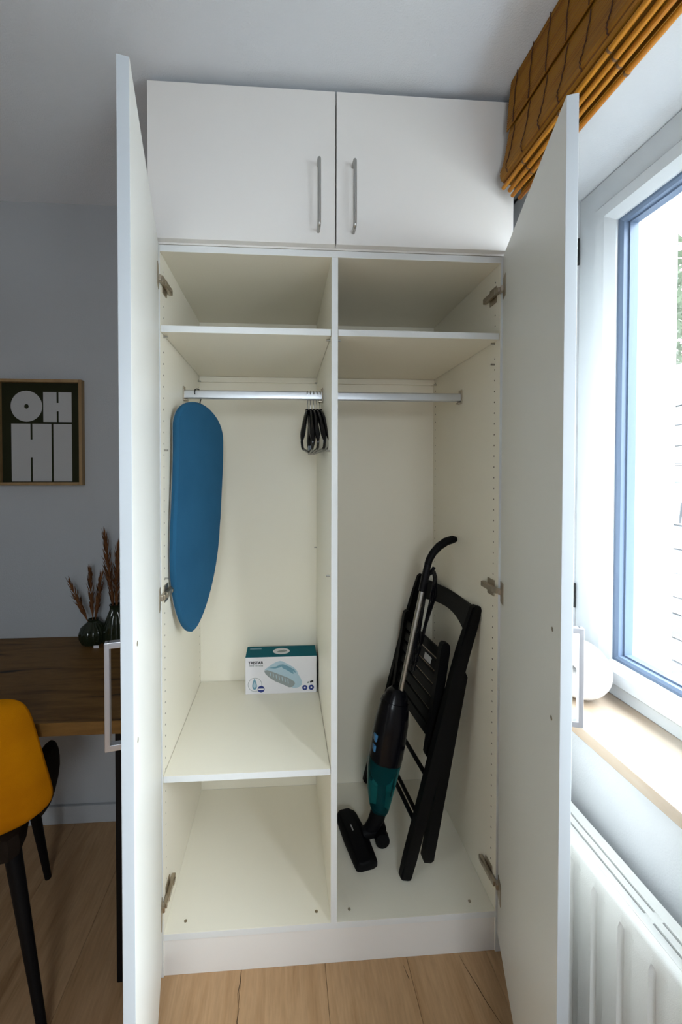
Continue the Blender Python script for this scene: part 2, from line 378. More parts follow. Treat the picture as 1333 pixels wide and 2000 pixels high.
# clothes rails: oval section with end brackets
for s in (-1, 1):
    x0, x1 = sorted((s*0.0098, s*(IN-0.001)))
    bm = B(); sec = [(0.0075*math.cos(a), (0.0085 if abs(math.sin(a)) > 0.1 else 0)*(1 if math.sin(a) > 0 else -1)+0.0068*math.sin(a)) for a in [2*PI*k/24+0.05 for k in range(24)]]
    loft(bm, [[(xx, 0.252+p[0], 1.6855+p[1]) for p in sec] for xx in (x0, x1)])
    rl = obj('clothes_rail', bm, 'alu', wr)
    for xx, d in ((x0, 1), (x1, -1)):
        bm = B(); box(bm, *sorted((xx, xx+d*0.003)), 0.241, 0.263, 1.664, 1.712, bev=0.001)
        box(bm, *sorted((xx, xx+d*0.014)), 0.242, 0.262, 1.664, 1.6685, bev=0.001)
        tube(bm, [(xx, 0.243, 1.705), (xx+d*0.006, 0.243, 1.705)], 0.003, 8)
        obj('rail_bracket', bm, 'nickel', rl)
# big doors ------------------------------------------------------------------
def big_door(side):
    if side < 0: H = Vector((-0.484, -0.003, 0)); A = -math.atan2(0.491, 0.110); w = 0.5032; sx = 1
    else: H = Vector((0.4865, -0.003, 0)); A = math.atan2(0.475, 0.1635); w = 0.5024; sx = -1
    Mx = Matrix.Translation(H) @ Matrix.Rotation(A, 4, 'Z')
    # local frame: x from the hinge line to the free edge (times sx), inner face y=0, outer face y=-t
    def lx(a, b): return sorted((a*sx, b*sx))
    d = obj('door', bx(*lx(0, w), -0.0185, 0, 0.06, ZT, bev=0.0011, mtx=Mx), 'door', wr)
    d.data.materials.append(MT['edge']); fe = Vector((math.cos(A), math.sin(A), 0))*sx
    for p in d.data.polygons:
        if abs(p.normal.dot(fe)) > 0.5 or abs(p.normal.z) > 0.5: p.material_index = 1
    # rectangular pull
    bm = B(); xa, xb = w-0.048, w-0.036; z0, z1, pr = 0.972, 1.148, 0.030
    box(bm, *lx(xa, xb), -0.0185-pr, -0.0185-pr+0.0085, z0, z1, bev=0.0014, mtx=Mx)
    for za, zb_ in ((z0, z0+0.010), (z1-0.010, z1)): box(bm, *lx(xa+0.0003, xb-0.0003), -0.0185-pr+0.004, -0.0183, za, zb_, bev=0.001, mtx=Mx)
    obj('handle', bm, 'chrome', d, smooth=True)
    for z in (0.980, 1.140):
        bm = B(); lathe(bm, [(0.0042, 0), (0.0042, 0.0006), (0.0025, 0.0009), (0.001, 0.0004)], seg=12)
        for v in bm.verts: v.co = Mx @ Vector((sx*(w-0.042), v.co.z, z+v.co.x if False else z+v.co.y)) if False else Mx @ Vector((sx*(w-0.042)+v.co.x, v.co.z, z+v.co.y))
        obj('handle_screw', bm, 'nickel', d)
    hz = (1.945, 1.078, 0.215)
    for z in hz:
        bm = B()
        # arm and mounting plate on the wardrobe's side panel
        xi = side*IN; q = -side
        def sxr(a, b): return sorted((xi+q*a, xi+q*b))
        box(bm, *sxr(0, 0.003), 0.018, 0.056, z-0.024, z+0.024, bev=0.001)
        box(bm, *sxr(0.003, 0.0145), 0.008, 0.076, z-0.0085, z+0.0085, bev=0.0025)
        box(bm, *sxr(0.0145, 0.0165), 0.050, 0.066, z-0.005, z+0.005, bev=0.0008)
        box(bm, *sxr(0.002, 0.013), -0.010, 0.012, z-0.0075, z+0.0075, bev=0.002)
        h = obj('hinge', bm, 'nickel', d)
        bm = B(); box(bm, *lx(0.010, 0.046), 0, 0.0022, z-0.030, z+0.030, bev=0.001, mtx=Mx); box(bm, *lx(0.003, 0.020), -0.001, 0.009, z-0.008, z+0.008, bev=0.002, mtx=Mx)
        obj('hinge_cup', bm, 'nickel', d)
    return d
big_door(-1); big_door(1)

# top cabinet ------------------------------------------------------------------
uc = thing('top_cabinet', (0, 0.25, 2.044), 'closed white overhead cabinet with two steel bar handles sitting on the wardrobe', 'cabinet')
bm = B(); zu0, zu1 = 2.0445, 2.461
box(bm, -0.5, -0.482, 0, DEP+0.01, zu0, zu1); box(bm, 0.482, 0.5, 0, DEP+0.01, zu0, zu1); box(bm, -0.482, 0.482, 0, DEP+0.01, zu1-0.018, zu1)
box(bm, -0.482, 0.482, 0, DEP+0.01, zu0, zu0+0.018); box(bm, -0.482, 0.482, DEP, DEP+0.01, zu0+0.018, zu1-0.018)
obj('body', bm, 'white', uc, smooth=False)
for s in (-1, 1):
    x0, x1 = sorted((s*0.0016, s*0.5065))
    d = obj('door', bx(x0, x1, -0.0195, -0.001, 2.0495, 2.464, bev=0.0011), 'white', uc)
    xh = -0.0485 if s < 0 else 0.048; yb = -0.019; p = 0.030
    pts = [(xh, yb, 2.083)] + [(xh, yb-p+0.007*(1-math.sin(a)), 2.083+0.007*(1-math.cos(a)) if False else 2.083-0.0+0.007*(1-math.cos(a))) for a in (0.3, 0.8, 1.3)] + \
          [(xh, yb-p, 2.093), (xh, yb-p, 2.252)] + [(xh, yb-p+0.007*(1-math.sin(a)), 2.262-0.007*(1-math.cos(a))) for a in (1.3, 0.8, 0.3)] + [(xh, yb, 2.262)]
    obj('handle', tb(pts, 0.0047, 12), 'steel', d)

# ------------------------------------------------------------------ ironing board hanging at the left
L0 = Vector((-0.468, 0.075)); R0 = Vector((-0.374, 0.325)); 
hb = Vector((-0.44, 0.252, 1.70))
ib = thing('ironing_board', (-0.43, 0.2, 0.895), 'blue fabric-covered tabletop ironing board hung from the clothes rail', 'ironing board')
ux = Vector((R0.x-L0.x, R0.y-L0.y, 0)); bw = ux.length; ux.normalize(); nn = Vector((ux.y, -ux.x, 0))   # nn faces the room
mid = Vector(((L0.x+R0.x)/2, (L0.y+R0.y)/2, 0))
def board_half(z):     # half width along z from nose (0) to broad end (1)
    t = z
    if t < 0.45: return 0.5*bw*(math.sin(PI/2*(t/0.45)**0.72)**0.85)*0.985
    if t > 0.86: return 0.5*bw*max(0.0, 1-((t-0.86)/0.14)**2.3)**0.5
    return 0.5*bw
Z0, Z1 = 0.921, 1.645
def board(off0, off1, grow, nz=46):
    bm = B(); out = []
    ts = [0.5-0.5*math.cos(PI*k/nz) for k in range(nz+1)]
    L = [(t, -board_half(t)-grow) for t in ts]; Rr = [(t, board_half(t)+grow) for t in ts[::-1]]
    # the broad end slants down a little towards the right as in the photo
    poly = [mid + ux*(h-0.055*max(0, 1-t/0.8)**1.3) + Vector((0, 0, Z0+(Z1-Z0)*t - (0.020*h/bw if t > 0.8 else 0))) for t, h in L+Rr[1:-1]]
    n = len(poly); secs = []
    for off, sh in ((off0, 0.006), (off0+0.004*(1 if off1 > off0 else -1), 0.0), (off1-0.007*(1 if off1 > off0 else -1), 0.0), (off1, 0.007)):
        c = mid + Vector((0, 0, (Z0+Z1)/2)); q = []
        for p in poly:
            d = p-c; q.append(p - d.normalized()*sh + nn*off)
        secs.append(q)
    loft(bm, secs); return bm
bmb = board(-0.004, 0.017, 0.0); obj('cover', bmb, 'blue', ib)
obj('base', board(-0.012, -0.003, -0.008), 'grey', ib)
hk = mid+ux*0.025 - nn*0.010
hx = hk.x
xh = -0.435
pts = [(xh+0.005, 0.236, 1.62), (xh+0.005, 0.240, 1.66)] 
hook = [(hk.x, hk.y, 1.60), (hk.x, hk.y, 1.655), (-0.425, 0.2625, 1.675), (-0.428, 0.2645, 1.695), (-0.432, 0.262, 1.7035), (-0.437, 0.254, 1.7052), (-0.441, 0.245, 1.702), (-0.4425, 0.2405, 1.694), (-0.4425, 0.2395, 1.684)]
obj('hook', tb(hook, 0.0019, 8), 'wire', ib)
for sgn in (-0.75, 0.75):      # folded wire legs behind the board
    a = mid+ux*(sgn*0.09) - nn*0.018
    obj('leg', tb([a+Vector((0, 0, 1.05)), a+Vector((0, 0, 1.46))], 0.004, 8), 'wire', ib)

# ------------------------------------------------------------------ hangers
def hanger():
    t = thing('clothes_hanger', (0, 0.252, 1.7), '', 'hanger', 'black hangers on the clothes rail')
    zt = 1.700; yc = 0.252
    hp = [(0, yc-0.0125, 1.690)] + [(0, yc+0.0125*math.sin(a)*0.85, 1.691+0.0118*math.cos(a)) for a in (-1.3, -0.7, 0, 0.7, 1.3)] + [(0, yc+0.013, 1.680), (0, yc+0.008, 1.664), (0, yc, 1.655), (0, yc, 1.625)]
    obj('hook', tb(hp, 0.0015, 6), 'steel', t)
    bm = B()
    for s in (-1, 1):
        secs = []
        for k in range(12):
            u = k/11; y = yc+s*(0.012+0.178*u); z = 1.628-0.010*u-0.105*u**1.35
            tp = (1.0, 1.0, 0.72, 0.30)[max(0, k-8)]; hh = (0.009+0.004*math.sin(PI*u))*tp; ww = (0.0045+0.004*math.sin(PI*min(1, u*1.0)*0.5))*tp
            secs.append([(ww*math.cos(a), y, z+hh*math.sin(a)) for a in [2*PI*j/10 for j in range(10)]])
        loft(bm, secs)
    box(bm, -0.0055, 0.0055, yc-0.02, yc+0.02, 1.616, 1.638, bev=0.003)
    obj('shoulders', bm, 'blackp', t)
    obj('trouser_bar', tb([(0, yc-0.185, 1.515), (0, yc-0.170, 1.498), (0, yc-0.15, 1.494), (0, yc+0.15, 1.494), (0, yc+0.17, 1.498), (0, yc+0.185, 1.515)], 0.0042, 8), 'blackp', t)
    for s in (-1, 1):
        obj('strap_notch', tb([(0, yc+s*0.165, 1.533), (0, yc+s*0.167, 1.512), (0, yc+s*0.178, 1.507)], 0.0028, 6), 'chrome', t)
    return t
h0 = hanger()
hl = ['leftmost black hanger on the left clothes rail, turned askew with its end sticking out', 'second black hanger from the left on the left rail',
      'middle black hanger of the five bunched on the left rail', 'fourth black hanger from the left on the rail near the divider', 'rightmost black hanger, closest to the divider']
hs = [h0]
for k in range(1, 5):
    c = dup(h0)
    for ch in list(h0.children): dup(ch, c, ch.location.copy())
    hs.append(c)
for k, h in enumerate(hs):
    h.location = ((-0.062, -0.052, -0.041, -0.030, -0.019)[k], 0.252, 1.7); h.rotation_euler = (0, 0, (0.15, 0.03, 0.0, -0.05, -0.075)[k]*-1)
    h['label'] = hl[k]

# ------------------------------------------------------------------ iron box
bxT = thing('iron_box', (-0.152, 0.446, 0.571), 'white and teal retail carton picturing a clothes iron, on the middle shelf', 'box')
X0, X1, Y0, Y1, ZA, ZZ = -0.291, -0.0165, 0.401, 0.494, 0.5712, 0.714
obj('carton', bx(X0, X1-0.0012, Y0, Y1, ZA, ZZ-0.0006, bev=0.0006), 'cardw', bxT)
obj('lid', bx(X0, X1, Y0, Y1, ZZ-0.0012, ZZ, bev=0.0004), 'cardt', bxT)
obj('end_panel', bx(X1-0.0014, X1, Y0, Y1, ZA, ZZ-0.001, bev=0.0003), 'cardd', bxT)
wF, hF = X1-X0, ZZ-ZA
def fpt(u, v, d=0.0): return (X0+u*wF, Y0-0.00025-d, ZA+v*hF)
def fpoly(name, pts, m, d=0.0, parent=None):
    bm = B(); bm.faces.new([bm.verts.new(fpt(u, v, d)) for u, v in pts]); return obj(name, bm, m, bxT, smooth=False)
def fcirc(name, cu, cv, ru, m, d=0.0, inner=None, asp=wF/hF):
    bm = B(); n = 28; o = [bm.verts.new(fpt(cu+ru*math.cos(2*PI*k/n), cv+ru*asp*math.sin(2*PI*k/n), d)) for k in range(n)]
    if inner is None: bm.faces.new(o)
    else:
        q = [bm.verts.new(fpt(cu+inner*math.cos(2*PI*k/n), cv+inner*asp*math.sin(2*PI*k/n), d)) for k in range(n)]
        for k in range(n): bm.faces.new((o[k], o[(k+1) % n], q[(k+1) % n], q[k]))
    return obj(name, bm, m, bxT, smooth=False)
# u from left 0..1, v from bottom 0..1 (crop 133..1065 x 845..360)
def cu(px, py): return ((px-135)/(1062-135), (838-(px-135)*0.028-py)/475)
def cpoly(name, pts, m, d): return fpoly(name, [cu(*p) for p in pts], m, d)
cpoly('printed_iron_body', [(380, 520), (420, 490), (470, 455), (530, 420), (580, 405), (620, 412), (650, 430), (700, 455), (760, 490), (800, 530), (820, 580), (850, 630), (868, 670), (862, 715), (830, 745), (780, 757), (740, 750), (700, 690), (600, 620), (450, 560)], 'inkl', 0.0)
cpoly('printed_soleplate', [(375, 530), (420, 525), (480, 545), (600, 590), (700, 630), (770, 675), (775, 705), (740, 745), (700, 748), (620, 710), (520, 670), (430, 610), (390, 570)], 'inkg', 0.0001)
cpoly('printed_handle_gap', [(600, 470), (640, 470), (700, 500), (740, 525), (760, 560), (755, 575), (720, 555), (660, 520), (615, 500)], 'inks', 0.0001)
cpoly('printed_handle_shade', [(420, 500), (470, 490), (530, 480), (580, 455), (620, 450), (690, 475), (770, 520), (790, 560), (765, 550), (690, 495), (620, 470), (580, 490), (520, 505)], 'inks', 0.00015)
for k in range(7):
    a = 450+k*38; cpoly('printed_steam_vent', [(a, 555+k*14), (a+9, 555+k*14), (a+16, 600+k*16), (a+8, 602+k*16)], 'inkl', 0.0002)
fcirc('printed_ring', *cu(258, 712), 0.098, 'inkg', 0.0, inner=0.092)
cpoly('printed_soleplate_icon', [(252, 630), (275, 680), (285, 730), (275, 765), (252, 780), (230, 765), (222, 730), (230, 680)], 'inks', 0.0001)
cpoly('printed_soleplate_icon', [(252, 670), (266, 700), (270, 735), (252, 758), (236, 735), (240, 700)], 'inkl', 0.0002)
for (px, py, rr) in ((337, 770, 0.048), (905, 752, 0.037), (990, 748, 0.037)): fcirc('printed_blue_dot', *cu(px, py), rr, 'inkb', 0.00012)
for (px, py) in ((905, 752), (990, 748)): fcirc('printed_dot_mark', *cu(px, py), 0.012, 'cardw', 0.0002)
cpoly('printed_plug_mark', [(970, 668), (1010, 655), (1018, 672), (1000, 685), (975, 690)], 'ink', 0.0001)
cpoly('printed_plug_mark', [(932, 680), (960, 668), (965, 690), (940, 697)], 'inkg', 0.0001)
def text(name, s, size, loc, m, parent, rot=(PI/2, 0, 0), bold=0.0, ax='LEFT'):
    cv = bpy.data.curves.new(name, 'FONT'); cv.body = s; cv.size = size; cv.offset = bold; cv.align_x = ax
    o = bpy.data.objects.new(name, cv); COL.objects.link(o)
    dg = bpy.context.evaluated_depsgraph_get(); me = bpy.data.meshes.new_from_object(o.evaluated_get(dg))
    bpy.data.objects.remove(o); me.name = name; me.materials.clear(); me.materials.append(MT[m])
    o = bpy.data.objects.new(name, me); COL.objects.link(o); o.rotation_euler = rot; o.location = Vector(loc)-wpos(parent); o.parent = parent
    return o
u, v = cu(172, 450); text('brand_lettering', 'TRISTAR', 0.0150, fpt(u, v, 0.0002), 'ink', bxT, bold=0.0006)
for k in range(13):      # second line of print, too small to read in the photo
    if k != 5: cpoly('printed_stroke', [(178+k*14.5, 462), (188+k*14.5, 462), (188+k*14.5, 477), (178+k*14.5, 477)], 'inkg', 0.0002)
cpoly('printed_bar', [(302, 762), (372, 760), (372, 777), (302, 779)], 'cardw', 0.0003)
bm = B(); n = 28; cx_, cy_ = X0+0.50*wF, (Y0+Y1)/2
bm.faces.new([bm.verts.new((cx_+0.033*math.cos(2*PI*k/n), cy_+0.027*math.sin(2*PI*k/n), ZZ+0.0002)) for k in range(n)]); obj('printed_oval', bm, 'cardw', bxT)
bm = B(); bm.faces.new([bm.verts.new((cx_+a, cy_+b, ZZ+0.0004)) for a, b in ((-0.020, -0.008), (0.0, -0.012), (0.020, -0.004), (0.022, 0.006), (0.010, 0.012), (-0.010, 0.004))]); obj('printed_oval_picture', bm, 'inkg', bxT)
bm = B(); bm.faces.new([bm.verts.new((X0+a, Y1+b, ZZ+0.0003)) for a, b in ((0.012, -0.026), (0.058, -0.026), (0.058, -0.014), (0.012, -0.014))]); obj('printed_strip', bm, 'inks', bxT)

# ------------------------------------------------------------------ folding chair leaning in the right compartment
fc = thing('folding_chair', (0.26, 0.3, ZB), 'black wooden folding chair with slatted seat leaning folded against the right side', 'chair')
A0 = Vector((0.239, 0.106, ZB)); tilt = math.atan2(0.222, 0.867); ax_u = Vector((math.sin(tilt), 0, math.cos(tilt)))
rotz = math.atan2(0.037, 0.395)
ay = Vector((-math.sin(rotz), math.cos(rotz), 0)); an = ay.cross(ax_u).normalized()     # an points towards +x/down side
if an.x < 0: an = -an
def frame_m(o): 
    m_ = Matrix.Identity(4)
    for i_ in range(3): m_[i_][0] = an[i_]; m_[i_][1] = ay[i_]; m_[i_][2] = ax_u[i_]; m_[i_][3] = o[i_]
    return m_
FM = frame_m(A0)
# local: x = away towards the wall, y = across the chair (0 .. 0.397), z = along the posts
LEN = 0.905; CW = 0.397
for y in (0, CW):
    bm = B(); bend = []
    for k in range(13):
        u = k/12; z = u*LEN + (0.004 if k == 0 else 0); hw = 0.013; hd = 0.0195*(1-0.12*abs(u-0.5)); cl = 0.010 if k in (0, 12) else 0.0
        xo = 0.008*(max(0, u-0.72)/0.28)**2
        q = [(-hd+cl+xo, -hw+cl*.5), (hd-cl+xo, -hw+cl*.5), (hd-cl+xo, hw-cl*.5), (-hd+cl+xo, hw-cl*.5)]
        bend.append([FM @ Vector((a, y+b, z)) for a, b in q])
    k0 = [FM @ Vector((a*0.99, y+b*0.99, 0.012)) for a, b in ((-0.0195, -0.013), (0.0195, -0.013), (0.0195, 0.013), (-0.0195, 0.013))]
    bend.insert(1, k0); k1 = [FM @ Vector((a+0.008, y+b, LEN-0.010)) for a, b in ((-0.0175, -0.013), (0.0175, -0.013), (0.0175, 0.013), (-0.0175, 0.013))]; bend.insert(-1, k1)
    loft(bm, bend)
    bmesh.ops.bevel(bm, geom=[e for e in bm.edges if abs((e.verts[0].co-e.verts[1].co).normalized().dot(ax_u)) > 0.9], offset=0.005, segments=2, affect='EDGES')
    obj('back_post', bm, 'black', fc)
# crest rail: curved board between the posts
bm = B(); secs = []
for k in range(15):
    u = k/14; y = 0.008+u*(CW-0.016); bow = 0.030*math.sin(PI*u); zb_ = LEN-0.098+0.030*math.sin(PI*u); zt_ = LEN-0.012+0.004*math.sin(PI*u)
    secs.append([FM @ Vector((0.004+bow-0.006, y, zb_)), FM @ Vector((0.004+bow+0.006, y, zb_)), FM @ Vector((0.010+bow+0.006, y, zt_)), FM @ Vector((0.010+bow-0.006, y, zt_))])
loft(bm, secs); obj('crest_rail', bm, 'black', fc)
# front legs: second frame folded flat, on the wall side
for y in (-0.002, CW+0.002):
    bm = B(); secs = []
    yy = y + (0.026 if y < 0.1 else -0.026)
    a, b = Vector((0.078, yy, 0.045)), Vector((0.030, yy, 0.680))
    for k in range(11):
        u = k/10; p = a.lerp(b, u); s_ = 0.62 if k in (0, 10) else 1
        secs.append([FM @ (p+Vector((dx*0.0185*s_, dy*0.0115*s_, 0))) for dx, dy in ((-1, -1), (1, -1), (1, 1), (-1, 1))])
    secs.insert(1, [FM @ (a.lerp(b, 0.02)+Vector((dx*0.0185, dy*0.0115, 0))) for dx, dy in ((-1, -1), (1, -1), (1, 1), (-1, 1))])
    secs.insert(-1, [FM @ (a.lerp(b, 0.98)+Vector((dx*0.0185, dy*0.0115, 0))) for dx, dy in ((-1, -1), (1, -1), (1, 1), (-1, 1))])
    loft(bm, secs); obj('front_leg', bm, 'black', fc)
for (xx, z, ya, yb2) in ((0.0, 0.325, 0, CW), (0.0, 0.172, 0, CW), (0.072, 0.115, 0.024, CW-0.024)):
    obj('rung', tb([FM @ Vector((xx, ya, z)), FM @ Vector((xx, yb2, z))], 0.0075, 10), 'black', fc)
# seat: two side rails and seven slats, folded towards the room
def sxl(z): return -0.034 + (0.727-z)*0.1145
for y in (0.046, CW-0.046):
    bm = B(); secs = []
    for k, (z, s_) in enumerate(((0.375, 0.6), (0.385, 1), (0.55, 1), (0.735, 1), (0.748, 0.85), (0.755, 0.45))):
        secs.append([FM @ (Vector((sxl(z), y, z))+Vector((dx*0.0165*s_, dy*0.0105, 0))) for dx, dy in ((-1, -1), (1, -1), (1, 1), (-1, 1))])
    loft(bm, secs); obj('seat_rail', bm, 'black', fc)
for k in range(7):
    z = 0.705-k*0.0435; sx_ = sxl(z)
    bm = B(); box(bm, sx_-0.0065, sx_+0.0065, 0.050, CW-0.050, z-0.016, z+0.016, bev=0.003)
    for v_ in bm.verts: v_.co = FM @ v_.co
    sl = obj('seat_slat', bm, 'black', fc)
    if k == 1:
        bm = B(); box(bm, sx_-0.0071, sx_-0.0065, 0.105, 0.155, z-0.010, z+0.012)
        for v_ in bm.verts: v_.co = FM @ v_.co
        st = obj('sticker', bm, 'letter', sl); st['label'] = 'pale grey sticker'

# ------------------------------------------------------------------ stick vacuum
vc = thing('stick_vacuum', (0.16, 0.25, ZB), 'black upright stick vacuum cleaner with teal dust bin leaning on the folded chair', 'vacuum cleaner')
P = lambda x, z, y=0.25: Vector((x, y, z))
def sect(c, axis, wv, a, b, n=20, pw=2.4):
    axis = Vector(axis).normalized(); wv = Vector(wv); wv = (wv-axis*wv.dot(axis)).normalized(); dv_ = axis.cross(wv)
    out = []
    for k in range(n):
        t = 2*PI*k/n; cs, sn = math.cos(t), math.sin(t)
        out.append(c + wv*(a*math.copysign(abs(cs)**(2/pw), cs)) + dv_*(b*math.copysign(abs(sn)**(2/pw), sn)))
    return out
axis = Vector((0.27-0.185, 0, 0.64-0.22)).normalized(); wv = Vector((1, 0, 0))
def bodyloft(tab, name, m, cap=True):
    bm = B(); loft(bm, [sect(Vector((x, y, z)), axis, wv, a, b) for x, y, z, a, b in tab]); return obj(name, bm, m, vc)
bodyloft([(0.2625, 0.262, 0.655, 0.020, 0.020), (0.257, 0.258, 0.640, 0.036, 0.030), (0.248, 0.253, 0.600, 0.049, 0.042), (0.238, 0.248, 0.550, 0.056, 0.050), (0.226, 0.245, 0.495, 0.058, 0.053), (0.217, 0.244, 0.440, 0.057, 0.052), (0.212, 0.244, 0.415, 0.056, 0.051)], 'motor_housing', 'blackp')
bodyloft([(0.2125, 0.244, 0.418, 0.0565, 0.0515), (0.206, 0.245, 0.385, 0.055, 0.050), (0.199, 0.247, 0.335, 0.050, 0.047), (0.195, 0.249, 0.290, 0.044, 0.041), (0.193, 0.251, 0.245, 0.036, 0.033), (0.193, 0.252, 0.228, 0.030, 0.028)], 'dust_bin', 'teal')
bodyloft([(0.210, 0.246, 0.410, 0.044, 0.038), (0.205, 0.247, 0.375, 0.040, 0.034), (0.201, 0.249, 0.345, 0.030, 0.026), (0.199, 0.250, 0.325, 0.012, 0.012)], 'filter', 'filt')
bm = B(); tube(bm, [P(0.203, 0.330, 0.249), P(0.196, 0.235, 0.252)], 0.014, 12); obj('inlet_pipe', bm, 'filt', vc)
for z, dx in ((0.505, 0.0), (0.470, -0.004)):
    bm = B(); box(bm, 0.168+dx, 0.182+dx, 0.214, 0.236, z-0.012, z+0.012, bev=0.004); obj('button', bm, 'tealb', vc)
# collar band on the motor housing
bm = B(); loft(bm, [sect(Vector((0.2505, 0.2535, 0.616)), axis, wv, 0.0455, 0.0395), sect(Vector((0.2475, 0.2525, 0.604)), axis, wv, 0.0495, 0.0430)]); obj('trim_band', bm, 'tealb' if False else 'blackp', vc)
obj('latch', bx(0.262, 0.278, 0.225, 0.250, 0.545, 0.585, bev=0.004), 'blackp', vc)
# tube and handle
t0 = Vector((0.2655, 0.252, 0.625)); t1 = Vector((0.347, 0.255, 1.005))
obj('tube', tb([t0, t1], 0.0095, 16), 'steel', vc)
d = (t1-t0).normalized()
obj('tube_sleeve', tb([t1-d*0.004, t1+d*0.045, t1+d*0.10], [0.0135, 0.0135, 0.0115], 14), 'blackp', vc)
hb_ = t1+d*0.092
hpts = [hb_, hb_+Vector((0.006, 0.001, 0.018)), hb_+Vector((0.020, 0.002, 0.042)), hb_+Vector((0.042, 0.004, 0.064)), hb_+Vector((0.068, 0.007, 0.080)), hb_+Vector((0.095, 0.009, 0.088)), hb_+Vector((0.107, 0.010, 0.088))]
obj('handle', tb(hpts, [0.0125, 0.0125, 0.0130, 0.0140, 0.0145, 0.0140, 0.0095], 14), 'matblack', vc)
ch_ = t1+d*0.06+Vector((0.022, 0.0, 0.015))
obj('cord_hook', tb([t1+d*0.055, t1+d*0.060+Vector((0.018, 0, 0)), t1+d*0.075+Vector((0.027, 0, 0.008))], 0.006, 10), 'matblack', vc)
for k in range(4):
    dx = 0.004*k; top = t1+d*0.066+Vector((0.012+dx, -0.004+0.004*k, 0.006)); bot = t0+d*(0.10+0.03*k)+Vector((0.030+dx*1.2, -0.006+0.005*k, 0))
    m1 = top.lerp(bot, 0.5)
    pts = [m1+Vector((-0.012, 0, 0)), top.lerp(bot, 0.12)+Vector((-0.010, 0, 0)), top, top+Vector((0.010, 0, -0.006)), top.lerp(bot, 0.1)+Vector((0.020, 0, 0)), top.lerp(bot, 0.35)+Vector((0.016+dx, 0, 0)), top.lerp(bot, 0.75)+Vector((0.006, 0, 0)), bot, bot+Vector((-0.010, 0, -0.004)), bot.lerp(top, 0.12)+Vector((-0.014, 0, 0)), m1+Vector((-0.012, 0, 0))]
    obj('cord', tb(pts, 0.0028, 7, caps=False), 'blackp', vc)
# neck and floor nozzle
obj('neck', tb([P(0.194, 0.236, 0.251), P(0.186, 0.205, 0.250), P(0.170, 0.176, 0.248), P(0.150, 0.158, 0.245)], [0.028, 0.027, 0.023, 0.019], 14), 'matblack', vc)
na, nb = Vector((0.083, 0.352, 0)), Vector((0.126, 0.138, 0))
nd = (nb-na).normalized(); np_ = Vector((-nd.y, nd.x, 0))
if np_.x < 0: np_ = -np_
bm = B(); secs = []
for k, (u, s_) in enumerate(((0, 0.45), (0.03, 0.9), (0.10, 1), (0.5, 1.08), (0.90, 1), (0.97, 0.95), (1, 0.5))):
    c = na.lerp(nb, u); w_ = 0.036*s_; hgt = 0.032*(0.75+0.25*s_)+0.010*math.exp(-((u-0.5)/0.22)**2)
    secs.append([c-np_*w_+Vector((0, 0, ZB+0.0005)), c+np_*w_*1.2+Vector((0, 0, ZB+0.0005)), c+np_*w_*1.2+Vector((0, 0, ZB+hgt*0.55)), c+np_*w_*0.5+Vector((0, 0, ZB+hgt)), c-np_*w_*0.75+Vector((0, 0, ZB+hgt*0.95)), c-np_*w_+Vector((0, 0, ZB+hgt*0.5))])
loft(bm, secs); nz = obj('floor_nozzle', bm, 'matblack', vc)
bmesh_m = nz.modifiers.new('soft_edges', 'BEVEL'); bmesh_m.width = 0.004; bmesh_m.segments = 2; bmesh_m.limit_method = 'ANGLE'
c = na.lerp(nb, 0.45)-np_*0.006+Vector((0, 0, ZB+0.0425))
bm = B(); a = nd*0.012; b = np_*0.0022; bm.faces.new([bm.verts.new(c+q) for q in (-a-b, a-b, a+b, -a+b)]); obj('printed_mark', bm, 'letter', nz)
for s_, yy in ((1, 0.222), (1, 0.268)):
    bm = B(); n = 20; cc = Vector((0.196, yy, ZB+0.026)); loft(bm, [[cc+Vector((0.025*math.cos(2*PI*k/n), dy, 0.025*math.sin(2*PI*k/n))) for k in range(n)] for dy in (-0.011, 0.011)]); obj('wheel', bm, 'matblack', vc)
obj('wheel_yoke', tb([P(0.135, ZB+0.028, 0.245), P(0.165, ZB+0.036, 0.245), P(0.198, ZB+0.030, 0.245)], [0.022, 0.022, 0.016], 12), 'matblack', vc)

# ------------------------------------------------------------------ bamboo blind
bl = thing('bamboo_blind', (0.48, -0.9, 2.17), 'orange-brown bamboo Roman blind drawn up above the window', 'blind')
YA, YZ = -0.052, -1.80
def reed_sheet(prof, name, y0=YA, y1=YZ, th=0.0022, step=0.0032):
    pts = [Vector((p[0], 0, p[1])) for p in prof]; out = []; 
    for a, b in zip(pts, pts[1:]):
        n = max(1, int((b-a).length/step)); out += [a.lerp(b, k/n) for k in range(n)]
    out.append(pts[-1]); bm = B(); sec = []
    N = len(out); 
    def nrm(k):
        t = (out[min(k+1, N-1)]-out[max(k-1, 0)]).normalized(); return Vector((-t.z, 0, t.x))
    f_ = []; b_ = []
    for k in range(N):
        n_ = nrm(k); n_ = n_ if n_.x <= 0 else -n_
        f_.append(out[k]+n_*(0.0007 if k % 2 else -0.0004)); b_.append(out[k]-n_*th)
    poly = f_+b_[::-1]
    loft(bm, [[(p.x, y, p.z) for p in poly] for y in (y0, y1)]); return obj(name, bm, 'reed', bl, smooth=False)
vp = [(0.478, 2.489), (0.470, 2.42), (0.4655, 2.352)]
reed_sheet(vp, 'upper_flap')
fp = [(0.480, 2.38), (0.471, 2.345), (0.462, 2.29), (0.4535, 2.255), (0.4485, 2.242), (0.448, 2.230), (0.452, 2.219), (0.460, 2.213), (0.470, 2.2155)]
reed_sheet(fp, 'lower_fold')
reed_sheet([(0.492, 2.38), (0.478, 2.25), (0.470, 2.222), (0.472, 2.212), (0.482, 2.208)], 'inner_fold')
